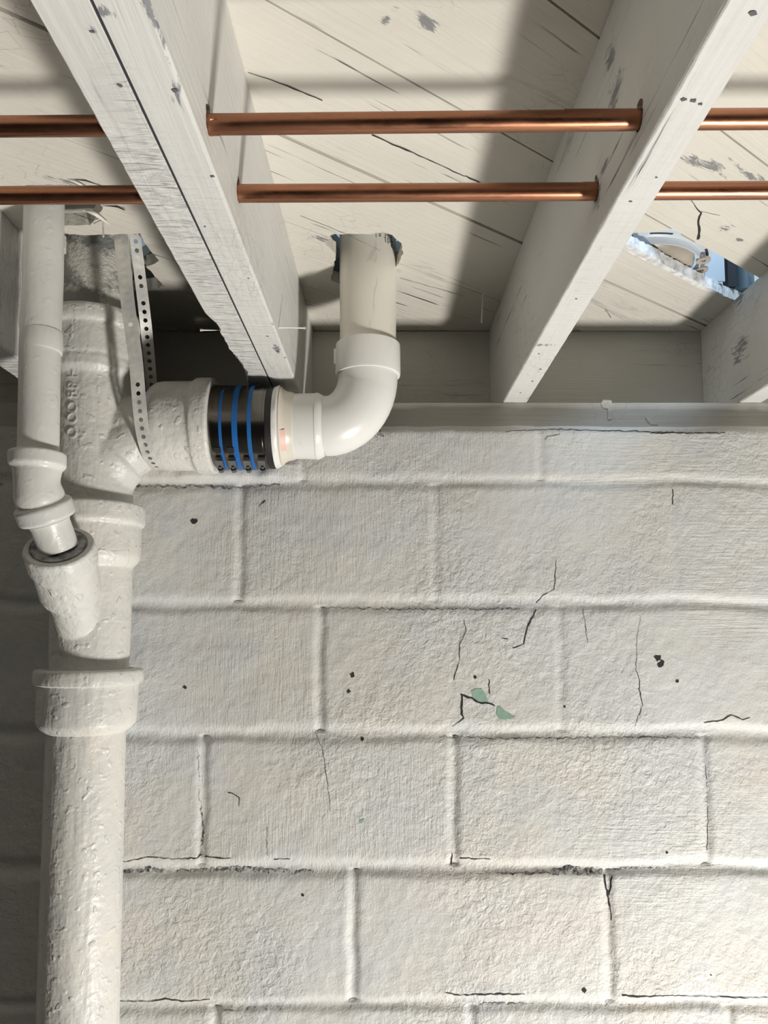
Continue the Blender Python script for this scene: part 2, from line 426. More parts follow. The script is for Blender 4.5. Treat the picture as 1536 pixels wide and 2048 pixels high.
def ribbon(name, pts, widths, mat, parent, off=.0007, step=6, amp=.6, seed=1):
    rnd = random.Random(seed); P = []; W = []
    for i in range(len(pts)-1):
        a, b = Vector(pts[i]), Vector(pts[i+1]); k = max(1, int((b-a).length/step))
        for j in range(k):
            t = j/k; q = a.lerp(b, t)
            P.append((q.x+rnd.uniform(-amp, amp)*2, q.y+rnd.uniform(-amp, amp)*2)); W.append((widths[i]*(1-t)+widths[i+1]*t)*rnd.uniform(.6, 1.4))
    P.append(pts[-1]); W.append(widths[-1])
    V = []; Fc = []
    for i, (u, v) in enumerate(P):
        a = Vector(P[max(i-1, 0)]); b = Vector(P[min(i+1, len(P)-1)]); d = (b-a).normalized(); n_ = Vector((-d.y, d.x))*W[i]/2
        V.append(wall_pt(u+n_.x, v+n_.y, off)); V.append(wall_pt(u-n_.x, v-n_.y, off))
        if i: Fc.append((2*i-2, 2*i-1, 2*i+1, 2*i))
    return mk(name, V, Fc, mat, parent, smooth=False)
cr = [
 ([(1112, 1120), (1110, 1160), (1108, 1178), (1085, 1192), (1072, 1206)], [.8, 1.2, 1, 1.2, 1.2]),
 ([(1073, 1218), (1063, 1238), (1054, 1255), (1051, 1272), (1048, 1289), (1025, 1296)], [2, 3, 2.6, 3, 2, 1.2]),
 ([(1002, 1275), (1016, 1278)], [1.2, 1.2]),
 ([(905, 1453), (920, 1442), (927, 1436), (924, 1428), (924, 1392)], [1, 1.5, 2.2, 3.5, 3]),
 ([(922, 1390), (945, 1397), (956, 1405), (978, 1407), (990, 1412)], [3.5, 4, 3.5, 3.5, 1.5]),
 ([(978, 1358), (979, 1388)], [1.2, 2]),
 ([(928, 1238), (932, 1262), (919, 1290), (919, 1320), (908, 1360)], [.7, 1, 1.2, 1, 1.4]),
 ([(1166, 1218), (1170, 1240), (1175, 1285)], [.8, .9, .6]),
 ([(1281, 1230), (1273, 1290), (1272, 1340), (1280, 1362), (1278, 1380), (1286, 1410), (1270, 1452)], [.5, .6, .8, 1.2, 1.6, 1.2, .8]),
 ([(1408, 1446), (1440, 1442), (1463, 1430), (1485, 1441), (1500, 1435)], [1.4, 2, 2, 1.6, 1.2]),
 ([(902, 1738), (904, 1706)], [3, 1.2]), ([(920, 1716), (950, 1717), (980, 1718)], [2, 1.5, 1.2]),
 ([(1209, 1748), (1211, 1770), (1216, 1790), (1221, 1815), (1222, 1840)], [4, 3, 4, 2.5, 2]), ([(1223, 1748), (1222, 1772), (1217, 1790)], [3, 3, 3]),
 ([(1245, 1990), (1275, 1994), (1320, 1991), (1400, 1992), (1470, 1995), (1536, 1995)], [3, 3, 1.5, 1.2, 2, 1.2]),
 ([(246, 1724), (300, 1714), (345, 1718), (395, 1716), (402, 1708)], [1.2, 1.2, 1, 2, 3]), ([(408, 1712), (440, 1717), (462, 1716)], [2, 2, 1]),
 ([(548, 1718), (580, 1718)], [1.2, 1]), ([(632, 1465), (645, 1500), (655, 1560), (660, 1620)], [.7, .7, .8, .5]),
 ([(530, 1000), (528, 1004), (518, 1014)], [1.6, 2, 1.2]), ([(455, 1585), (468, 1588), (480, 1596), (478, 1612)], [1.6, 1, 1.2, 1]),
 ([(1346, 978), (1345, 1010)], [1.2, 1.6]), ([(1116, 860), (1118, 870), (1095, 872), (1090, 880)], [1, 1, 1, 1]),
 ([(1010, 863), (1110, 858), (1400, 866)], [.8, 1, 1.5]), ([(1300, 866), (1450, 866)], [1.8, 1.6]),
 ([(240, 2001), (300, 2004), (330, 1998), (370, 2003), (420, 1998)], [1.2, 1.2, 2.5, 2, 1]), ([(890, 1986), (915, 1990), (1000, 1988), (1050, 1988)], [1.2, 1.5, 3, 1.2]),
 ([(1410, 1520), (1414, 1560), (1416, 1640), (1414, 1700)], [.8, 1, 1, 1]), ([(536, 1655), (533, 1680), (536, 1712)], [.7, .7, .7])]
for i, (p, w_) in enumerate(cr): ribbon('crack', p, w_, M['crack'], wall, seed=i)
# bare cement along the bed joints
for i, (p, w_) in enumerate([
 ([(246, 1746), (300, 1741), (350, 1744), (480, 1738), (600, 1744)], [9, 10, 5, 10, 7]), ([(600, 1742), (690, 1748)], [7, 4]),
 ([(860, 1747), (960, 1744), (1060, 1745), (1130, 1740), (1205, 1743)], [3, 4, 7, 13, 12]), ([(1215, 1746), (1250, 1737), (1320, 1737), (1440, 1742)], [7, 4, 4, 2]),
 ([(445, 2018), (560, 2014), (640, 2018), (800, 2016)], [3, 6, 4, 4]), ([(960, 2008), (1100, 2010), (1300, 2012)], [5, 4, 2]),
 ([(270, 972), (360, 974), (400, 972), (480, 976), (560, 968)], [3, 4, 4, 3, 2]), ([(396, 1500), (400, 1600), (408, 1650), (402, 1712)], [1.5, 2, 4, 4]),
 ([(640, 1216), (800, 1218), (900, 1218), (1040, 1217)], [1, 2, 2, 2.5]), ([(880, 1473), (1000, 1477), (1240, 1474), (1400, 1476)], [1, 2, 2.5, 1.5]),
 ([(740, 868), (752, 864), (768, 872)], [8, 16, 4])]):
    ribbon('bare_mortar', p, w_, M['expo'], wall, .0004, 5, 1.2, 50+i)
def wall_patch(name, poly, mat, off=.0006, seed=1):
    c0 = (sum(p[0] for p in poly)/len(poly), sum(p[1] for p in poly)/len(poly))
    jp = jag(poly, 4, 1.0, seed); V = [wall_pt(*c0, off)]; n = len(jp)
    mids = [((p[0]+c0[0])/2, (p[1]+c0[1])/2) for p in jp]
    V += [wall_pt(u, v, off) for u, v in mids]+[wall_pt(u, v, off) for u, v in jp]
    Fc = [(0, 1+i, 1+(i+1) % n) for i in range(n)]+[(1+i, 1+n+i, 1+n+(i+1) % n, 1+(i+1) % n) for i in range(n)]
    return mk(name, V, Fc, mat, wall, smooth=False)
for i, p in enumerate([[(942, 1382), (950, 1378), (964, 1377), (971, 1388), (977, 1404), (958, 1405), (946, 1396)], [(995, 1412), (1001, 1413), (1010, 1422), (1031, 1434), (1018, 1438), (1000, 1439), (993, 1430)],
                       [(719, 1640), (729, 1636), (727, 1643), (720, 1647)]]):
    tag(wall_patch('bare_paint_patch', p, M['green'], seed=i), 'green older paint showing')
for i, (u, v, r) in enumerate([(388, 1043, 7), (705, 1350, 6), (697, 1383, 4), (1316, 1316, 8), (1322, 1328, 8), (370, 1374, 4), (950, 1354, 4), (724, 1478, 5), (606, 1790, 4), (1129, 1413, 3), (1168, 1980, 6), (1354, 1362, 4), (1334, 1705, 3), (1422, 1950, 2)]):
    rn = random.Random(i); p = [(u+r*rn.uniform(.5, 1.2)*math.cos(t), v+r*rn.uniform(.5, 1.2)*math.sin(t)) for t in [k*.7 for k in range(9)]]
    wall_patch('nail_hole', p, M['crack'], seed=i)

def struct(name, vf, mat, label=None):
    o = mk(name, *vf, mat, smooth=False); return tag(o, label, kind='structure')
struct('floor', boxvf(-2.2, 2.4, -1.6, D+.2, -H-.05, -H), M['floor'])
# ------------------------------------------------------------------ ceiling: diagonal subfloor boards with cut-outs
ANG = math.radians(37); dv = Vector((math.cos(ANG), math.sin(ANG))); nv = Vector((-math.sin(ANG), math.cos(ANG)))
seams = [.556+.1525*k for k in range(-26, 12)]
for k, v in ((.405, .405), (.556, .556), (.71, .708), (.865, .865), (1.02, 1.017)):
    i = min(range(len(seams)), key=lambda q: abs(seams[q]-k)); seams[i] = v
def zpx(u, v): p = PZp(u, v, ZC); return (p.x, p.y)
holes = [
 jag([zpx(652, 490), zpx(664, 468), zpx(700, 467), zpx(745, 468), zpx(765, 464), zpx(785, 470), zpx(803, 486), zpx(806, 508), zpx(798, 525), (.02, 1.15), (-.05, 1.19), (-.075, 1.165), zpx(672, 508)], .006, .0014, 3),
 jag([(-.452, 1.024), (-.41, 1.0265), zpx(280, 468), zpx(292, 490), zpx(318, 522), zpx(310, 528), zpx(292, 534), (-.35, 1.19), (-.43, 1.21), (-.48, 1.14)], .007, .0012, 4),
 jag([zpx(46, 377), zpx(52, 371), zpx(120, 369), zpx(186, 374), zpx(190, 396), (-.366, .955), (-.40, 1.0), (-.46, 1.0), (-.468, .93)], .007, .0010, 5),
]
# big opening where a strip of board is missing between joist and joist
A0 = Vector((.30, .95)); sA = .556
big = [zpx(1262, 466), zpx(1320, 462), zpx(1345, 458), zpx(1378, 482)]
pt = lambda s, n_: (dv.x*s+nv.x*n_, dv.y*s+nv.y*n_)
s_of = lambda p: p[0]*dv.x+p[1]*dv.y
s0 = s_of(zpx(1378, 482)); s1 = s0+.36
big += [pt(s0+.02, .5563), pt(s1, .5563), pt(s1, .616), pt(s_of(zpx(1470, 596)), .622), pt(s_of(zpx(1395, 578)), .634), pt(s_of(zpx(1300, 541)), .632), zpx(1296, 527), zpx(1245, 500), zpx(1225, 485)]
holes.append(jag(big, .012, .0012, 6))
TKB = .019
deck_parts = []
rb = random.Random(5)
for i in range(len(seams)-1):
    n0, n1 = seams[i], seams[i+1]; g = .0016
    if abs(n0-.708) < .01: g0 = .0045
    else: g0 = g*rb.uniform(.6, 1.3)
    zoff = rb.uniform(-.0008, .0008)
    bm = bmesh.new()
    def slab(a0, a1, z0, z1):
        vs = [bm.verts.new((*pt(s, n_), z)) for z in (z0, z1) for (s, n_) in ((-4, a0), (4, a0), (4, a1), (-4, a1))]
        for f in ((3, 2, 1, 0), (4, 5, 6, 7), (0, 1, 5, 4), (1, 2, 6, 5), (2, 3, 7, 6), (3, 0, 4, 7)): bm.faces.new([vs[k] for k in f])
    # shiplap section: one closed profile, narrow below and full width above
    prof = [(n0+g0, ZC+zoff), (n1-.0006, ZC+zoff), (n1-.0006, ZC+.011), (n1, ZC+.011), (n1, ZC+TKB), (n0, ZC+TKB), (n0, ZC+.009), (n0+g0, ZC+.009)]
    L = [[bm.verts.new((*pt(s, q[0]), q[1])) for q in prof] for s in (-4, 4)]
    m_ = len(prof)
    for k in range(m_): bm.faces.new((L[0][k], L[0][(k+1) % m_], L[1][(k+1) % m_], L[1][k]))
    bm.faces.new(L[0]); bm.faces.new(L[1][::-1])
    for co, no in (((0, D+.21, 0), (0, 1, 0)), ((0, -1.6, 0), (0, -1, 0)), ((2.4, 0, 0), (1, 0, 0)), ((-2.2, 0, 0), (-1, 0, 0))):
        r = bmesh.ops.bisect_plane(bm, geom=bm.verts[:]+bm.edges[:]+bm.faces[:], plane_co=co, plane_no=no, clear_outer=True)
        ed = [e for e in r['geom_cut'] if isinstance(e, bmesh.types.BMEdge)]
        if ed: bmesh.ops.holes_fill(bm, edges=[e for e in bm.edges if e.is_boundary], sides=0)
    if not bm.verts: bm.free(); continue
    bmesh.ops.recalc_face_normals(bm, faces=bm.faces)
    bm.verts.index_update()
    vf = ([v.co.copy() for v in bm.verts], [tuple(v.index for v in f.verts) for f in bm.faces]); bm.free()
    o = mk('board', *vf, M['deck'], smooth=False)
    if n1 > .38 and n0 < 1.3:
        for hp in holes: boolean(o, prism(hp, ZC-.05, ZC+.06))
    deck_parts.append(o)
V = []; Fc = []
for o in deck_parts:
    k = len(V); V += [v.co-Vector((0, 0, H)) for v in o.data.vertices]; Fc += [tuple(i+k for i in p.vertices) for p in o.data.polygons]; kill(o)
ceil = struct('ceiling', (V, Fc), M['deck'], 'painted diagonal subfloor boards seen from below')

def ceil_strip(name, pts, widths, mat, off=.0009, step=8, amp=.0006, seed=1):
    rnd = random.Random(seed); P = [Vector(zpx(*p)) for p in pts]; Q = []; W = []
    for i in range(len(P)-1):
        k = max(1, int((P[i+1]-P[i]).length/.008))
        for j in range(k):
            q = P[i].lerp(P[i+1], j/k); Q.append(q+Vector((rnd.uniform(-amp, amp), rnd.uniform(-amp, amp)))); W.append((widths[i]*(1-j/k)+widths[i+1]*j/k)*rnd.uniform(.6, 1.4))
    Q.append(P[-1]); W.append(widths[-1]); V = []; Fc = []
    for i, q in enumerate(Q):
        d = (Q[min(i+1, len(Q)-1)]-Q[max(i-1, 0)]).normalized(); n_ = Vector((-d.y, d.x))*W[i]/2
        V += [(q.x+n_.x, q.y+n_.y, ZC-off), (q.x-n_.x, q.y-n_.y, ZC-off)]
        if i: Fc.append((2*i-2, 2*i-1, 2*i+1, 2*i))
    return mk(name, V, Fc, mat, ceil, smooth=False)
mm = .001
for i, (p, w_) in enumerate([
 ([(495, 143), (540, 158), (575, 170), (645, 200)], [.6*mm, 1*mm, 1.4*mm, 1.2*mm]),
 ([(745, 268), (800, 294), (850, 315), (930, 352)], [1.8*mm, 2.2*mm, 1.5*mm, 1*mm]),
 ([(930, 350), (975, 372)], [1.8*mm, 2*mm]),
 ([(1383, 400), (1402, 425), (1397, 440), (1399, 460), (1396, 478)], [1*mm, 2*mm, 2.2*mm, 2.6*mm, 3.4*mm]), ([(1402, 422), (1440, 430)], [.6*mm, .4*mm]),
 ([(800, 555), (870, 575), (930, 592)], [.5*mm, .8*mm, 1*mm]), ([(600, 430), (700, 470), (760, 500)], [.5*mm, .6*mm, .5*mm]),
 ([(150, 358), (172, 360), (208, 372)], [.8*mm, 3*mm, 1*mm]), ([(205, 410), (235, 413), (250, 420)], [1*mm, 3.5*mm, 1*mm]),
 ([(147, 425), (165, 432), (185, 440), (200, 435)], [1*mm, 2*mm, 1.6*mm, 1*mm])]):
    ceil_strip('crack', p, w_, M['crack'], seed=i)
def ceil_patch(name, poly, mat, seed=1, off=.0008, amp=.0015):
    q = jag([zpx(*p) for p in poly], .004, amp, seed); n = len(q)
    return mk(name, [(x, y, ZC-off) for x, y in q], [tuple(range(n))], mat, ceil, smooth=False)
def scuff_mat():
    t = NT('bare_wood_scuff'); return t.done(t.mix(t.ramp(t.noise(t.coord((90, 90, 90)), 1, 5, .7), [(.42, 0.), (.55, 1.)]), (.17, .175, .19), (.70, .67, .60)), .7)
M['scuff'] = scuff_mat()
# ------------------------------------------------------------------ rim board and sill plate
def timber(name, x0, x1, y0, y1, z0, z1, mat, label, cat, group=None, parent=None):
    o = mk(name, *boxvf(x0, x1, y0, y1, z0, z1), mat, parent, smooth=False)
    if not parent: tag(o, label, cat, group)
    md = o.modifiers.new('bv', 'BEVEL'); md.width = .0012; md.segments = 2; bake(o); smooth_all(o, 50); return o
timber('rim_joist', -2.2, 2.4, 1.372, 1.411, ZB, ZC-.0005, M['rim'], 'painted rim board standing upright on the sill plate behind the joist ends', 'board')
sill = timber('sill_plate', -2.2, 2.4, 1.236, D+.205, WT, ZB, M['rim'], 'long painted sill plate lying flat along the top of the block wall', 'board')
def drip(pts, name='paint_drip'):
    q = jag([(PYp(u, v, 1.236).x, PYp(u, v, 1.236).z) for u, v in pts], .004, .0005, 3); n = len(q)
    V = [(x, 1.2365, z) for x, z in q]+[(x, 1.2345, z) for x, z in q]
    Fc = [tuple(range(n))[::-1], tuple(range(n, 2*n))]+[(i, (i+1) % n, n+(i+1) % n, n+i) for i in range(n)]
    return mk(name, V, Fc, M['rim'], sill, smooth=False)
drip([(1201, 808), (1206, 800), (1222, 801), (1226, 812), (1224, 838), (1216, 840), (1215, 818), (1205, 815)])
drip([(1290, 835), (1300, 838), (1316, 850), (1300, 848)], 'paint_flake')
# ------------------------------------------------------------------ joists
NS = 110
def joist(name, xl, xr, mat, label, group, wane=None, seed=1, y0=-1.55, y1=1.371, edge=.0008, inner=None):
    """xl, xr: functions of Y for the two faces; wane(Y) -> (cut from left edge, rise)"""
    rnd = random.Random(seed); ys = list(np.linspace(y0, .3, 12))+list(np.linspace(.31, y1, NS)); V = []; Fc = []
    for y in ys:
        l, r = xl(y), xr(y); j1, j2 = rnd.uniform(-edge, edge), rnd.uniform(-edge, edge)
        cx, cz = wane(y) if wane else (.0018, .0018)
        cx += abs(j1); cz += abs(j1)
        rc_ = .0005 if inner == 'r' else .002+abs(j2)
        if inner == 'l': cx = cz = .0005
        ring = [(l, ZC-.0004), (l, ZB+cz), (l+cx*.5, ZB+cz*.35), (l+cx, ZB), (r-rc_, ZB), (r, ZB+rc_), (r, ZC-.0004)]
        V += [(x, y, z) for x, z in ring]
    m_ = 7
    for i in range(len(ys)-1):
        for k in range(m_): Fc.append((i*m_+k, i*m_+(k+1) % m_, (i+1)*m_+(k+1) % m_, (i+1)*m_+k))
    Fc.append(tuple(range(m_))); Fc.append(tuple(range((len(ys)-1)*m_, len(ys)*m_)))
    o = mk(name, V, Fc, mat, smooth=False); tag(o, label, 'joist', group); return o
G = 'floor joists overhead'
def wane1(y):  # torn lower left edge
    rn = random.Random(int(y*400))
    if y < .875: return (.002, .003)
    k = min(1, (y-.875)/.05)
    return (.002+k*(.009+.004*math.sin(y*31)+rn.uniform(-.0015, .0015)), .003+k*(.03+.012*math.sin(y*23)+rn.uniform(-.003, .003)))
j0 = joist('floor_joist', lambda y: -.549, lambda y: -.506, M['joist'], 'floor joist at the far left, mostly hidden behind the thin vertical vent pipe', G, seed=2)
j1a = joist('floor_joist', lambda y: -.2115+.004*(y-.4), lambda y: -.1742+.0105*(y-.42), M['joist'], 'left half of the doubled floor joist, rough saw marks and torn lower end', G, wane1, 3, inner='r')
j1b = joist('floor_joist', lambda y: -.1720+.0105*(y-.42), lambda y: -.1387+.0175*(y-.42), M['joist_b'], 'right half of the doubled floor joist, smoother underside with a chipped right edge', G, None, 4, inner='l')
j2 = joist('floor_joist', lambda y: .2108, lambda y: .2440+.0105*(y-.42), M['joist2'], 'single floor joist right of the white PVC pipe, both copper tubes passing through it', G, None, 5)
j3 = joist('floor_joist', lambda y: .6095+.004*(1.37-y), lambda y: .648, M['joist2'], 'floor joist at the right edge, beside the blue-lit hole in the boards', G, None, 6)
joist('floor_joist', lambda y: 1.0, lambda y: 1.038, M['joist'], 'next floor joist beyond the right edge of the photo', G, None, 7)
PIPES = [[(-2.1, .572, .391), (-.3044, .572, .4022), (-.133, .572, .4039), (.212, .572, .4078), (.3152, .572, .4086), (2.3, .572, .418)],
         [(-2.1, .69, .405), (-.3641, .69, .4148), (-.131, .69, .4168), (.2138, .69, .4188), (.377, .69, .4200), (2.3, .69, .428)]]
hr = random.Random(9)
for pi, P_ in enumerate(PIPES):
    Y = P_[0][1]; rp = .0088
    for o, xc, z in ((j1a, -.19, P_[2][2]), (j1b, -.15, P_[2][2]), (j2, .23, P_[3][2]), (j3, .63, P_[4][2]+.001), (j0, -.53, P_[1][2]-.001)):
        poly = []
        for k in range(22):
            t = 2*math.pi*k/22; r = rp+hr.uniform(.0, .0013)+(.004 if 8 <= k <= 9 and (pi == 0) else 0)
            poly.append((Y-.0008+r*math.cos(t)*.92, z+.0012+r*math.sin(t)*1.12+(.004 if math.sin(t) > .8 else 0)))
        n = len(poly); Vc = [(xc-.06, a, b) for a, b in poly]+[(xc+.06, a, b) for a, b in poly]
        boolean(o, (Vc, [tuple(range(n))[::-1], tuple(range(n, 2*n))]+[(i, (i+1) % n, n+(i+1) % n, n+i) for i in range(n)]))
for o in (j0, j1a, j1b, j2, j3): pass
for i, P_ in enumerate(PIPES):
    pth = bezier(P_, 6); V, Fc = tube(pth, [.0079 if i == 0 else .0083]*len(pth), 32)
    o = mk('copper_tube', V, Fc, M['copper'], sharp=40)
    tag(o, ['upper of the two copper tubes in the photo, crossing through the joists', 'lower of the two copper tubes, passing in front of the vent pipe top'][i], 'pipe', 'copper tubes running through the joists')
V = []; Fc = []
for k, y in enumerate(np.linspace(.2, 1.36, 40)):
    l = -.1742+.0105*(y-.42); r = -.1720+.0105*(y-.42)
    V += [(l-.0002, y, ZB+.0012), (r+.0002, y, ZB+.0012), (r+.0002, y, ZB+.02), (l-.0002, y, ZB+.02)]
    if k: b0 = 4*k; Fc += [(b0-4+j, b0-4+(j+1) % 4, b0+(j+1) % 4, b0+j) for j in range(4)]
mk('seam_shade_strip', V, Fc, M['gap'], j1a, smooth=False)  # dark strip in the joist seam, the gap's shade put into its colour
# knots, nail heads and gouges on the joist undersides
def dot(name, pos, nrm, r, parent, mat, seed):
    rn = random.Random(seed); x, y = frame_dirs(nrm); n = 9
    V = [Vector(pos)+(x*math.cos(k*6.283/n)*1.4+y*math.sin(k*6.283/n))*r*rn.uniform(.6, 1.2)+Vector(nrm)*.0006 for k in range(n)]
    return mk(name, V, [tuple(range(n))], mat, parent, smooth=False)
M['pit'] = flat_mat('pit_dark', (.12, .12, .13), .9)
sd = 0
for (u, v, r, o) in [(240, 170, .0016, j1a), (185, 62, .0012, j1a), (350, 180, .0022, j1b), (410, 452, .001, j1b), (425, 352, .0014, j1b), (1507, 25, .0022, j2), (1367, 198, .0022, j2), (1387, 200, .0020, j2), (1401, 207, .0014, j2), (1261, 402, .0012, j2), (1313, 354, .0009, j2), (1153, 597, .0012, j2), (1116, 605, .0007, j2), (1081, 738, .0016, j2), (1078, 707, .0012, j2), (1065, 762, .0016, j2), (1041, 785, .0012, j2), (497, 556, .001, j1b), (546, 648, .0012, j1b), (535, 672, .0012, j1b), (550, 690, .0014, j1b), (556, 702, .0018, j1b), (571, 715, .0012, j1b)]:
    sd += 1; dot('nail_head' if r < .0017 else 'gouge', PZp(u, v, ZB), (0, 0, -1), r, o, M['pit'], sd)
def facepatch(u, v, X, ru, rv, parent, sd):
    rn = random.Random(sd); n = 14; V = []
    for k in range(n):
        t = k*6.283/n; q = rn.uniform(.5, 1.15); r = ray(u+ru*q*math.cos(t), v+rv*q*math.sin(t)); p = r*(X/r.x); V.append((X-.0005*(1 if X > 0 else -1), p.y, p.z))
    return mk('bare_wood_patch', V, [tuple(range(n))], M['scuff'], parent, smooth=False)
# rusty burnt edges of the tube holes
# ------------------------------------------------------------------ nails through the wood
def nail(p0, p1, label, r=.0013, head=True):
    p0, p1 = Vector(p0), Vector(p1); V, Fc = tube([p0, p1], [r, r], 10)
    if head:
        d = (p1-p0).normalized(); v2, f2 = tube([p1-d*.0012, p1+d*.0008], [r*1.7, r*1.7], 10); V, Fc = join([(V, Fc), (v2, f2)])
    return tag(mk('nail', V, Fc, M['nail'], sharp=40), label, 'nail', 'painted nails sticking out of the framing')
nail(PYp(470, 661, 1.0), PYp(402, 660, 1.0), 'painted nail sticking out level to the left of the doubled joist end')
a_ = PYp(557, 655, .95); nail(a_, PYp(610, 656, .96), 'painted nail sticking out level to the right of the doubled joist end')
a_ = PZp(966, 585, ZC); nail(a_+Vector((0, 0, .002)), PYp(963, 646, a_.y), 'painted nail pointing straight down from the boards beside the worn joist', .0012, False)
a_ = PZp(205, 440, ZC); nail(a_+Vector((0, 0, .002)), PYp(207, 474, a_.y), 'short painted nail pointing down from the boards between the two cast iron pipes', .0012, False)
a_ = PZp(1211, 618, ZC); nail(a_, PYp(1222, 636, a_.y), 'tiny painted nail pointing down from the boards below the blue-lit hole', .0012, False)
# ------------------------------------------------------------------ wood splinters
def splinter(pts, r, label):
    P_ = bezier(pts, 5); n = len(P_); V, Fc = tube(P_, [r*math.sin(math.pi*(.12+.83*i/(n-1))) for i in range(n)], 8)
    return tag(mk('wood_splinter', V, Fc, M['nail'], sharp=60), label, 'splinter', 'painted splinters hanging from the boards')
Z0 = ZC-.002
splinter([PZp(168, 420, ZC), PZp(190, 428, Z0-.004), PZp(220, 450, Z0-.006)], .0028, 'long painted splinter hanging below the boards right of the vent pipe')
splinter([PZp(135, 358, ZC), PZp(155, 366, Z0-.002), PZp(177, 378, Z0-.004)], .0016, 'thin painted splinter beside the edge of the vent pipe hole')

# ------------------------------------------------------------------ cast iron stack
YS = 1.13
AX = [(2900, 131), (2048, 156.5), (1460, 173), (1345, 179), (1200, 183), (1050, 184), (760, 188), (640, 190), (300, 192)]
def ucen(v):
    for (v1, u1), (v0, u0) in zip(AX, AX[1:]):
        if v0 <= v <= v1: return u0+(u1-u0)*(v-v0)/(v1-v0)
def vturn(prof, n=72):
    """(v, half width in photo pixels) -> horizontal rings on the stack's axis"""
    C = []; R = []
    for v, hw in prof:
        p = PYp(ucen(v), v, YS); C.append(p); R.append(hw*depth(p)/F)
    return rings(C, (0, 0, 1), R, n)
stack = thing('drain_stack', PYp(ucen(2048), 2048, YS), 'fat white-painted cast iron drain stack with hubs standing against the block wall', 'drain pipe')
stack_profile_low = [(2900, 82), (2048, 78.5), (1700, 77), (1463, 75.5), (1462, 77), (1455, 86), (1447, 93), (1440, 95), (1400, 95.5), (1369, 96), (1366, 103), (1360, 104.5), (1345, 104), (1340, 103), (1338, 101), (1337, 84), (1341, 80)]
def fuse(name, parts, mat, parent, vox=.0028, it=6):
    V, Fc = join(parts); o = mk(name, V, Fc, mat, parent)
    m1 = o.modifiers.new('r', 'REMESH'); m1.mode = 'VOXEL'; m1.voxel_size = vox
    m2 = o.modifiers.new('s', 'SMOOTH'); m2.iterations = it; m2.factor = .5
    bake(o); o.data.materials.clear(); o.data.materials.append(mat); smooth_all(o, 180); return o
V, Fc = vturn(stack_profile_low); mk('lower_pipe', V, Fc, M['iron'], stack, sharp=45)
# wye fitting: hub, barrel and slanted branch with its own hub
wA = PYp(165, 1275, 1.115); wB = PYp(117, 1092, 1.0)
axd = (wB-wA).normalized()
def along(t): return wB+axd*t
k1 = depth(wB)/F
barrel = vturn([(1352, 74), (1300, 76.5), (1200, 77.5), (1139, 78), (1134, 79), (1127, 86), (1118, 92), (1110, 94), (1080, 94.5), (1054, 95), (1050, 101), (1044, 102.5), (1020, 102), (1014, 101), (1012, 97), (1012, 30)])
br = rings([wA-axd*.03, along(-.125), along(-.098), along(-.094), along(-.085), along(-.079), along(-.04), along(-.034), along(-.030), along(-.004), along(0)], axd,
           [.032, .033, .0335, .0345, .0405, .0420, .0425, .0435, .0462, .0462, .0445], 64)
fuse('wye_fitting', [barrel, br], M['iron'], stack, .0018, 3)
V, Fc = rings([along(.0012), along(.0012), along(-.004), along(-.003), along(.0005), along(.0012)], axd, [.0370, .0350, .034, .031, .029, .0255], 56); mk('lead_joint', V, Fc, M['lead'], stack, sharp=50)
# sanitary tee with side branch
body = vturn([(1024, 74), (1012, 77), (1000, 78), (900, 78.5), (800, 79), (768, 80), (762, 84), (755, 89), (740, 90), (734, 89), (728, 91.5), (700, 93), (676, 93), (672, 97), (664, 99), (650, 98.5), (643, 96), (641, 92), (641, 30)])
def hcen(u):
    return 856.5 if 436 < u < 556 else 853
def hturn(prof, axis=(1, 0, 0), n=64, Y=1.135):
    C = []; R = []
    for u, hw in prof:
        p = PYp(u, hcen(u), Y); C.append(p); R.append(hw*depth(p)/F)
    return rings(C, axis, R, n)
arm = hturn([(190, 55), (280, 60), (292, 63), (303, 70), (312, 80), (322, 86), (334, 88), (388, 88.5), (396, 90), (398, 94), (404, 95), (426, 95), (431, 94), (433, 91), (433, 20)])
sw = bezier([PYp(184, 1010, YS), PYp(190, 960, YS), PYp(212, 905, YS+.002), PYp(255, 866, YS+.004), PYp(320, 853, 1.135)], 6)
swr = [.054, .054, .054, .054, .0535, .053, .052, .051, .050, .050, .049, .049, .048, .048, .047, .047, .047, .047, .047, .047, .047, .047, .047, .047, .047]
sweep = tube(sw, swr[:len(sw)], 48)
sw2 = bezier([PYp(186, 985, YS), PYp(205, 945, YS), PYp(240, 903, YS), PYp(300, 868, 1.135)], 6)
sweep2 = tube(sw2, [.053]*6+[.052]*6+[.048]*(len(sw2)-12), 48)
tee = fuse('tee_fitting', [body, arm, sweep, sweep2], M['iron'], stack, .0019, 3)
V, Fc = vturn([(652, 70), (560, 71), (430, 72), (380, 72)]); mk('upper_pipe', V, Fc, M['iron_up'], stack, sharp=45)
tag(stack.children[-1] if False else [c for c in stack.children if c.name.startswith('upper_pipe')][0], 'upper pipe with dark worn patches')
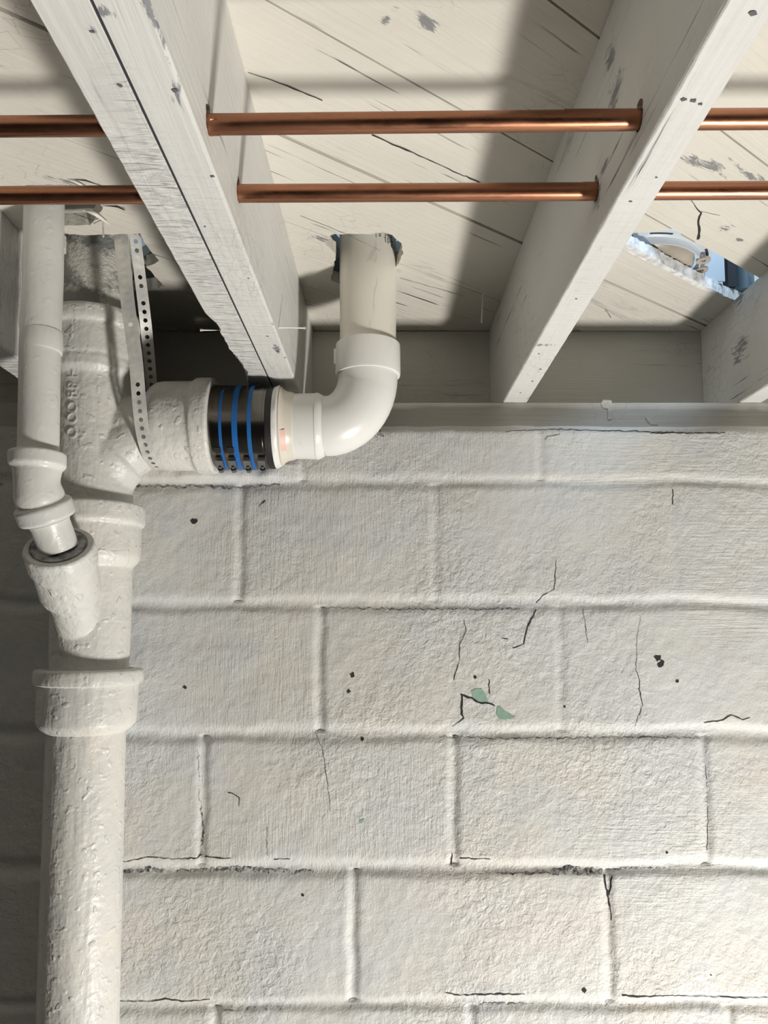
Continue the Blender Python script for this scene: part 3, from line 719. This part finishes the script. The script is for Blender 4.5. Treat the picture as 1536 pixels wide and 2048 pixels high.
# raised foundry letters on the tee
def text_mesh(body_, size, extrude, name='t'):
    cu = bpy.data.curves.new(name, 'FONT'); cu.body = body_; cu.size = size; cu.extrude = extrude; cu.align_x = 'CENTER'; cu.align_y = 'CENTER'; cu.resolution_u = 4
    o = bpy.data.objects.new(name, cu); COL.objects.link(o); dg = bpy.context.evaluated_depsgraph_get(); dg.update()
    me = bpy.data.meshes.new_from_object(o.evaluated_get(dg)); V = [v.co.copy() for v in me.vertices]; Fc = [tuple(p.vertices) for p in me.polygons]
    bpy.data.objects.remove(o); bpy.data.curves.remove(cu); bpy.data.meshes.remove(me); return V, Fc
def wrap(V, base, R, phi0, vrot=0, tilt=0):
    """lay flat letters on a vertical cylinder of radius R whose axis passes base; phi0 = 0 faces the camera"""
    out = []
    for v in V:
        x, y = (v.x*math.cos(vrot)-v.y*math.sin(vrot), v.x*math.sin(vrot)+v.y*math.cos(vrot))
        ph = phi0+x/R; out.append(Vector((base.x+(R+v.z)*math.sin(ph), base.y-(R+v.z)*math.cos(ph), base.z+y)))
    return out
def raised(txt, size, v, hw, phi0, vrot, name='raised_lettering', parent=stack, mat=None, ex=.0016):
    p = PYp(ucen(v), v, YS); R = hw*depth(p)/F; tv, tf = text_mesh(txt, size, ex)
    o = mk(name, wrap(tv, p, R-.0004, phi0, vrot), tf, mat or M['iron'], parent, smooth=False)
    return o
for ch, v in (('4', 702),): raised(ch, .026, v, 93, -.12, 0)
for ch, v in (('H', 773), ('P', 797), ('F', 815), ('O', 838), ('O', 858), ('O', 886)): raised(ch, .022, v, 79, -.12, math.pi/2)
# ------------------------------------------------------------------ vent pipe: galvanised riser, bend and short nipple
vent = thing('vent_pipe', along(0), 'thin white-painted vent pipe at far left, dropping into a small bend and slanted hub', 'drain pipe')
YV = .96
vp = [(92, 300), (89, 372), (86, 560), (80, 700), (77, 880), (75.5, 912)]
C = [PYp(u, v, YV) for u, v in vp]
V, Fc = rings([C[0]+(C[0]-C[1])*1.0]+C, (0, 0, 1), [.0255]*7, 48); mk('riser', V, Fc, M['iron_smooth'], vent, sharp=45)
V, Fc = rings([PYp(83.5, 664, YV), PYp(83.4, 668, YV), PYp(83, 700, YV), PYp(82.9, 704, YV)], (0, 0, 1), [.0256, .0262, .0262, .0256], 48); mk('paint_wrap', V, Fc, M['iron_smooth'], vent, sharp=45)
q0 = PYp(75, 905, YV); q1 = PYp(75, 934, YV); q3 = PYp(88, 1018, .977)
nd = (along(0)-q3).normalized()
vertd = Vector((0, 0, -1))
hub = rings([q0, q0, q0+vertd*.002, q1-vertd*.002, q1, q1+vertd*.004], (0, 0, 1), [.028, .034, .0355, .0352, .034, .030], 56)
mid = bezier([q1-vertd*.004, q1+vertd*.018, PYp(77, 985, .965), q3-nd*.010, q3+nd*.004], 6)
bd = tube(mid, [.0312, .0305, .030, .0295, .029, .0285, .0283, .0283, .0285, .029, .0295, .0300, .0305, .031, .0312, .0312, .0312, .0312, .0312, .0312, .0312, .0312, .0312, .0312, .0312][:len(mid)], 48)
hub2 = rings([q3-nd*.009, q3-nd*.007, q3-nd*.004, q3+nd*.012, q3+nd*.015, q3+nd*.016], nd, [.032, .036, .0375, .037, .0345, .028], 56)
fuse('bend_fitting', [hub, bd, hub2], M['iron_smooth'], vent, .0016, 3)
V, Fc = rings([q3, q3+nd*.016, q3+nd*.018, q3+nd*.022, along(-.004)], nd, [.0262, .0262, .0272, .0258, .0258], 48); mk('nipple', V, Fc, M['iron_smooth'], vent, sharp=45)

# ------------------------------------------------------------------ shielded coupling
def cturn(prof, n=72): return hturn(prof, n=n)
cp = thing('banded_coupling', PYp(488, 938, 1.135), 'shiny steel coupling with three blue stripes between iron branch and white elbow', 'pipe coupling')
V, Fc = cturn([(421, 70), (422, 79.5), (428, 81), (548, 81), (554, 80), (555, 70)]); mk('rubber_sleeve', V, Fc, M['rubber'], cp, sharp=40)
segs = [(430, 450), (459, 474.5), (489, 506), (515, 541)]
for i, (a, b) in enumerate(segs):
    # corrugated steel ring: slightly faceted like the real shield
    V, Fc = cturn([(a, 80.8), (a+.6, 82.6), (b-.6, 82.6), (b, 80.8)], 72)
    cl = mk('steel_shield', V, Fc, M['steel'], cp, sharp=35)
for i, (a, b) in enumerate([(450, 459), (474.5, 489), (506, 515)]):
    V, Fc = cturn([(a-.6, 80.9), (a-.3, 83), (b+.3, 83), (b+.6, 80.9)], 72); mk('blue_stripe', V, Fc, M['blue'], cp, sharp=35)
for i, u in enumerate((449, 474, 503, 531)):
    cpt = PYp(u, hcen(u), 1.135); R = 82.6*depth(cpt)/F
    # the clamp band with its worm housing under the coupling, towards the camera
    al = math.radians(-64); out = Vector((0, -math.cos(al), math.sin(al))); tan = Vector((0, math.sin(al), math.cos(al)))
    V, Fc = cturn([(u-5, 82.2), (u-4.6, 83.6), (u+4.6, 83.6), (u+5, 82.2)], 72); cb = mk('clamp_band', V, Fc, M['steel'], cp, sharp=35)
    c0 = cpt+out*(R+.003); ax = Vector((1, 0, 0))
    V = []; 
    for dz in (-.004, .0045):
        for dt in (-.009, .009):
            for dx in (-.0055, .0055): V.append(c0+out*dz+tan*dt+ax*dx)
    hs = mk('screw_housing', V, [(0, 1, 3, 2), (4, 6, 7, 5), (0, 4, 5, 1), (2, 3, 7, 6), (0, 2, 6, 4), (1, 5, 7, 3)], M['bolt'], cb, smooth=False)
    c1 = c0+out*.0035; td = (tan*.9+out*-.2).normalized()
    tdir = -tan if tan.z > 0 else tan
    v1, f1 = rings([c1+tdir*.004, c1+tdir*.010, c1+tdir*.0102, c1+tdir*.0155, c1+tdir*.0165], tdir, [.003, .003, .0052, .0052, .0040], 6)
    mk('clamp_screw', v1, f1, M['bolt'], cb, smooth=False)
    # punched slots of the housing
    V = []
    al2 = math.radians(-44); o2 = Vector((0, -math.cos(al2), math.sin(al2))); t2 = Vector((0, math.sin(al2), math.cos(al2)))
    if i < 2:
        for dt in (-.004, .004):
            for dx in (-.005, .005): V.append(cpt+o2*(R+.0016)+t2*dt+ax*dx)
        for dt in (-.004, .004):
            for dx in (-.005, .005): V.append(cpt+o2*(R-.001)+t2*dt+ax*dx)
        mk('clamp_slot', V, [(0, 1, 3, 2), (4, 6, 7, 5), (0, 4, 5, 1), (2, 3, 7, 6), (0, 2, 6, 4), (1, 5, 7, 3)], M['rubber'], cb, smooth=False)
# ------------------------------------------------------------------ PVC run
pv = thing('pvc_drain_pipe', PYp(737, 750, YS), 'white plastic drain elbow with cream vertical pipe rising through a ragged hole', 'drain pipe')
V, Fc = hturn([(546, 60), (549, 79), (553, 80.5), (561, 80.5), (563, 79), (563.5, 66)]); mk('flange', V, Fc, M['pvc'], pv, sharp=40)
V, Fc = hturn([(556, 66), (563, 76), (566, 77.5), (569, 73), (576, 69), (590, 66)]); bsh = mk('bushing', V, Fc, M['bush'], pv, sharp=40)
# smear of primer under the bushing
V = []; cpt = PYp(571, hcen(571), 1.135); R = 73.5*depth(cpt)/F
for al in np.linspace(math.radians(-20), math.radians(-55), 8):
    for du in (-.003, .006): V.append(cpt+Vector((du, -math.cos(al)*(R-.0005+(-.0012 if du > 0 else .0012)), math.sin(al)*(R-.0005+(-.0012 if du > 0 else .0012)))))
mk('primer_smear', V, [(2*i, 2*i+1, 2*i+3, 2*i+2) for i in range(7)], M['primer'], bsh)
hub1 = hturn([(577, 60), (577.5, 64), (632, 65), (633, 66), (637, 66), (644, 62.5), (650, 59)])
px_ = lambda v: 736+(v-690)*.0
def vring(prof, n=64):
    C = []; R = []
    for v, hw in prof:
        p = PYp(px_(v), v, YS); C.append(p); R.append(hw*depth(p)/F)
    return rings(C, (0, 0, 1), R, n)
hubv = vring([(752, 57), (752, 64), (748, 65), (700, 64.5), (692, 64), (691, 57)])
ez = [PYp(640, hcen(640), 1.135), PYp(652, 852.5, 1.134)]
cx, cz = 652, 750; 
for k in range(1, 12):
    t = math.pi/2*k/12; ez.append(PYp(652+84*math.sin(t), 753+100*math.cos(t), 1.133))
ez += [PYp(736, 752, YS), PYp(736, 742, YS)]
el = tube(ez, [59.5*depth(Vector(p))/F for p in ez], 56)
V, Fc = join([hub1, el, hubv]); elbow = mk('elbow', V, Fc, M['pvc'], pv, sharp=35)
V, Fc = vring([(700, 56), (560, 56.5), (430, 57), (380, 57)]); riser = mk('vertical_pipe', V, Fc, M['pvc_pipe'], pv, sharp=40)
tag(riser, 'cream pipe with dark scuffs')
# the lug on the hub
V, Fc = boxvf(-.004, .004, -.004, .004, -.012, .012); pl = PYp(673, 714, YS); V = [Vector(v)+pl for v in V]; mk('hub_lug', V, Fc, M['pvc'], elbow, smooth=False)
# black print near the top of the pipe
def pprint(txt, size, u, v, vrot):
    p = PYp(736, v, YS); R = 56.8*depth(p)/F; ph = math.asin(max(-.98, min(.98, (u-736)/57.))); tv, tf = text_mesh(txt, size, .0001)
    return mk('printed_mark', wrap(tv, p, R+.0002, ph, vrot), tf, M['ink'], riser, smooth=False)
R90 = math.pi/2
pprint('H23', .0075, 761, 477, R90); pprint('H', .0065, 760, 497, R90); pprint('OT', .0095, 785, 504, R90)
for a in ((769, 477, .0040, 'PVC DWV'), (775.5, 482, .005, 'ASTM D'), (780, 482, .004, 'D2665'), (769, 499, .004, 'I'), (775.5, 502, .005, 'SCH'), (779.5, 503, .0035, 'II')): pprint(a[3], a[2], a[0], a[1], R90)
def pline(u0, u1, v0, v1):
    V = []; p0 = PYp(736, v0, YS); p1 = PYp(736, v1, YS); R = 57*depth(p0)/F+.0002
    for k in range(9):
        u = u0+(u1-u0)*k/8; ph = math.asin((u-736)/57.)
        for p in (p0, p1): V.append((p.x+R*math.sin(ph), p.y-R*math.cos(ph), p.z))
    mk('printed_mark', V, [(2*i, 2*i+1, 2*i+3, 2*i+2) for i in range(8)], M['ink'], riser, smooth=False)
pline(752, 770, 485, 486.2); pline(770, 783, 493, 494); pline(752, 752.8, 470, 503); pline(770, 770.8, 472, 508); pline(781.6, 782.4, 478, 512)
# ------------------------------------------------------------------ perforated hanger strap
def strap(name, pts, W, filled, parent, pitch=.0124, twist=None, seed=1):
    P_ = bezier(pts, 24); L = [0]
    for a, b in zip(P_, P_[1:]): L.append(L[-1]+(b-a).length)
    tot = L[-1]; ncell = int(tot/pitch)
    def at(s):
        s = min(max(s, 0), tot-1e-6); i = max(k for k in range(len(L)) if L[k] <= s); i = min(i, len(P_)-2)
        t = (s-L[i])/(L[i+1]-L[i]+1e-9); return P_[i].lerp(P_[i+1], t), (P_[i+1]-P_[i]).normalized()
    V = []; Fc = []; 
    def pos(s, w, off=0):
        p, d = at(s); wd = Vector((1, 0, 0)) if twist is None else twist(s/tot)
        wd = (wd-d*wd.dot(d)).normalized(); nr = d.cross(wd); return p+wd*w+nr*off
    NH = 12; hr_ = .0033
    for c in range(ncell):
        s0, s1 = c*pitch, (c+1)*pitch; sc = (s0+s1)/2
        outer = []
        for k in range(NH):
            t = 2*math.pi*(k+.5)/NH; cx_, sy_ = math.cos(t), math.sin(t); m_ = max(abs(cx_)/(W/2), abs(sy_)/(pitch/2)); outer.append((cx_/m_, sy_/m_))
        # snap to corners
        oc = []
        for x_, y_ in outer: oc.append((x_, y_))
        inner = [(hr_*math.cos(2*math.pi*(k+.5)/NH), hr_*math.sin(2*math.pi*(k+.5)/NH)) for k in range(NH)]
        corners = [(W/2, pitch/2), (-W/2, pitch/2), (-W/2, -pitch/2), (W/2, -pitch/2)]
        b0 = len(V)
        for x_, y_ in oc+inner+corners: V.append(pos(sc+y_, x_))
        for k in range(NH):
            k2 = (k+1) % NH; Fc.append((b0+k, b0+k2, b0+NH+k2, b0+NH+k))
            a, b = oc[k], oc[k2]
            if abs(abs(a[0])-W/2) < 1e-7 and abs(abs(b[1])-pitch/2) < 1e-7 or abs(abs(a[1])-pitch/2) < 1e-7 and abs(abs(b[0])-W/2) < 1e-7:
                q = min(range(4), key=lambda j: (corners[j][0]-a[0])**2+(corners[j][1]-a[1])**2+(corners[j][0]-b[0])**2+(corners[j][1]-b[1])**2)
                Fc.append((b0+k, b0+2*NH+q, b0+k2))
        if c in filled:
            V.append(pos(sc, 0, -.0006)); Fc += [(b0+NH+k, b0+NH+(k+1) % NH, len(V)-1) for k in range(NH)]
    o = mk(name, V, Fc, M['strap'], parent, smooth=False)
    bm = bmesh.new(); bm.from_mesh(o.data); bmesh.ops.remove_doubles(bm, verts=bm.verts, dist=.00005); bmesh.ops.recalc_face_normals(bm, faces=bm.faces); bm.to_mesh(o.data); bm.free()
    md = o.modifiers.new('s', 'SOLIDIFY'); md.thickness = .0011; md.offset = 0; bake(o); smooth_all(o, 30)
    return o
hs = thing('hanger_strap', PYp(300, 928, 1.13), 'painted perforated metal strap looped from the ceiling under the iron branch', 'pipe strap')
fr = [PYp(239, 440, 1.035), PYp(241, 466, 1.036), PYp(249, 545, 1.040), PYp(258, 625, 1.040), PYp(271, 717, 1.042), PYp(278, 800, 1.052), PYp(284, 855, 1.066), PYp(291, 890, 1.080), PYp(301, 918, 1.10), PYp(316, 937, 1.13), PYp(325, 940, 1.16)]
strap('front_strand', fr, .0198, {0, 1, 2, 3, 4, 5, 6, 7, 8, 9, 10, 11, 13, 14, 15, 16, 17, 18}, hs)
rr = [PYp(266, 440, 1.058), PYp(269, 466, 1.060), PYp(279, 545, 1.085), PYp(289, 625, 1.105), PYp(297, 700, 1.135), PYp(303, 770, 1.165), PYp(310, 850, 1.185)]
strap('rear_strand', rr, .0172, {4, 5, 8}, hs, twist=lambda t: Vector((1, .9*(1-t), 0)))

# ------------------------------------------------------------------ toilet flange in the big opening
fl = thing('closet_flange', PZp(1330, 500, ZC+.03), 'slotted metal flange around a brownish waste pipe, seen through the hole at right', 'pipe flange')
fc = PZp(1318, 500, ZC+.022); fc = Vector((.425, 1.195, ZC+.036)); R0, R1 = .099, .118
V = []; Fc = []; NN = 72
for k in range(NN+1):
    t = 2*math.pi*k/NN; c_, s_ = math.cos(t), math.sin(t)
    for r, dz in ((R1, 0), (R1, .003), (R0+.006, .004), (R0, .001), (R0, -.012), (R0+.002, -.012), (R0+.004, -.002)): V.append((fc.x+r*c_, fc.y+r*s_, fc.z+dz))
for k in range(NN):
    for j in range(7): Fc.append((k*7+j, k*7+(j+1) % 7, (k+1)*7+(j+1) % 7, (k+1)*7+j))
ring = mk('flange_ring', V, Fc, M['flange'], fl, sharp=30)
for k in range(5):
    t = math.radians(-150+k*31); t0 = t-.16; V = []; Fc = []
    for j in range(7):
        tt = t0+.32*j/6
        for r in (R0+.008, R0+.014): V.append((fc.x+r*math.cos(tt), fc.y+r*math.sin(tt), fc.z-.0012))
    for j in range(6): Fc.append((2*j, 2*j+1, 2*j+3, 2*j+2))
    mk('slot', V, Fc, M['gap'] if k % 3 else M['white'], ring, smooth=False)
for t in (-.15, -.48):
    p = Vector((fc.x+(R0+.006)*math.cos(t), fc.y+(R0+.006)*math.sin(t), fc.z-.013)); V, Fc = rings([p, p, p+Vector((0, 0, .003)), p+Vector((0, 0, .003))], (0, 0, 1), [.004, .011, .011, .004], 24, caps=False)
    Fc += [(3*24+k, 3*24+(k+1) % 24, (k+1) % 24, k) for k in range(24)]; mk('flange_ear', V, Fc, M['closet'], fl, sharp=40)
cc = Vector((fc.x-.004, fc.y, fc.z))
V, Fc = rings([cc+Vector((0, 0, z)) for z in (-.014, -.014, -.011, -.004, .03, .06)], (0, 0, 1), [.05, .082, .0915, .096, .096, .096], 64); mk('waste_pipe', V, Fc, M['closet'], fl, sharp=60)
# upstairs: floor layer edges, bracket plate, pipe and the far wall
def strip_prism(s_a, s_b, n_a, n_b, z0, z1, jseed, mat, name, label, cat, amp=.0012):
    poly = jag([pt(s_a, n_a), pt(s_b, n_a), pt(s_b, n_b), pt(s_a, n_b)], .008, amp, jseed); return tag(mk(name, *prism(poly, z0, z1), mat, smooth=False), label, cat)
sa = s_of(zpx(1245, 500)); sb = s_of(zpx(1296, 530)); se = s_of(zpx(1472, 598))
pl_ = thing('plaster_bed', (*pt(sb, .64), ZC+.02), 'rough bluish white plaster bed lining the near lower edge of the blue-lit hole', 'plaster')
def pbed(s_a, s_b, n_a, n_b, z0, z1, seed, nm):
    poly = jag([pt(s_a, n_a), pt(s_b, n_a), pt(s_b, n_b), pt(s_a, n_b)], .006, .0014, seed)
    return mk(nm, *prism(poly, z0, z1), M['rawedge'], pl_, smooth=False)
pbed(sb-.012, se+.03, .6235, .648, ZC+.0005, ZC+.0185, 31, 'plaster_lump'); pbed(sa-.04, sb+.008, .621, .648, ZC+.0012, ZC+.0178, 32, 'plaster_lump')
up = thing('wall_upstairs', (0, 1.6, ZC+.03), None, None); 
bpy.data.objects.remove(up)
struct('wall_upstairs', boxvf(-2.2, 2.4, 1.70, 1.74, ZC+.02, ZC+2.2), M['white'])
for nm, b in (('wall_upstairs_left', (-2.24, -2.2, -1.6, 1.74)), ('wall_upstairs_right', (2.4, 2.44, -1.6, 1.74)), ('wall_upstairs_front', (-2.2, 2.4, -1.64, -1.6))):
    struct(nm, boxvf(*b, ZC+.02, ZC+2.2), M['white'])
struct('ceiling_upstairs', boxvf(-2.24, 2.44, -1.64, 1.74, ZC+2.2, ZC+2.24), M['white'])
upl = struct('upstairs_light_blocker', boxvf(-2.2, .30, -1.6, 1.41, ZC+.05, ZC+.068), M['rim'], 'added layer above the boards, blocking light from upstairs')  # unseen layer, added to stop upstairs light leaking through the left pipe holes
for (x_, y_, r_) in ((-.447, .96, .031), (-.425, 1.13, .068), (-.011, 1.13, .058)):
    boolean(upl, rings([Vector((x_, y_, ZC+.03)), Vector((x_, y_, ZC+.09))], (0, 0, 1), [r_, r_], 24))
struct('trim_1', boxvf(-2.2, 2.4, 1.418, 1.70, ZC-.02, ZC+.02), M['white'])
pbx = PYp(1431, 560, 1.21)
V, Fc = boxvf(-.017, .016, 0, .003, 0, .14); V = [Vector(v)+Vector((pbx.x, 1.21, ZC+.02)) for v in V]
tag(mk('bracket_plate', V, Fc, M['flange'], smooth=False), 'pale upright metal plate standing right of the toilet flange above the boards', 'bracket')
gp = PYp(1488, 560, 1.25)
V, Fc = rings([Vector((gp.x, 1.25, ZC+.02)), Vector((gp.x, 1.25, ZC+.8))], (0, 0, 1), [.016, .016], 32)
tag(mk('supply_pipe', V, Fc, M['teal'], sharp=40), 'dark grey-teal vertical pipe glimpsed through the right end of the hole', 'pipe')
dk = PYp(1460, 560, 1.24)
V, Fc = boxvf(dk.x-.008, dk.x+.006, 1.23, 1.25, ZC+.02, ZC+.5)
tag(mk('dark_slit_strip', V, Fc, M['gap'], smooth=False), 'black strip in place of the dark slit between the metal plate and the grey-teal pipe', 'dark_slit_strip')  # black strip stands in for a dark slit, darkness put into its colour
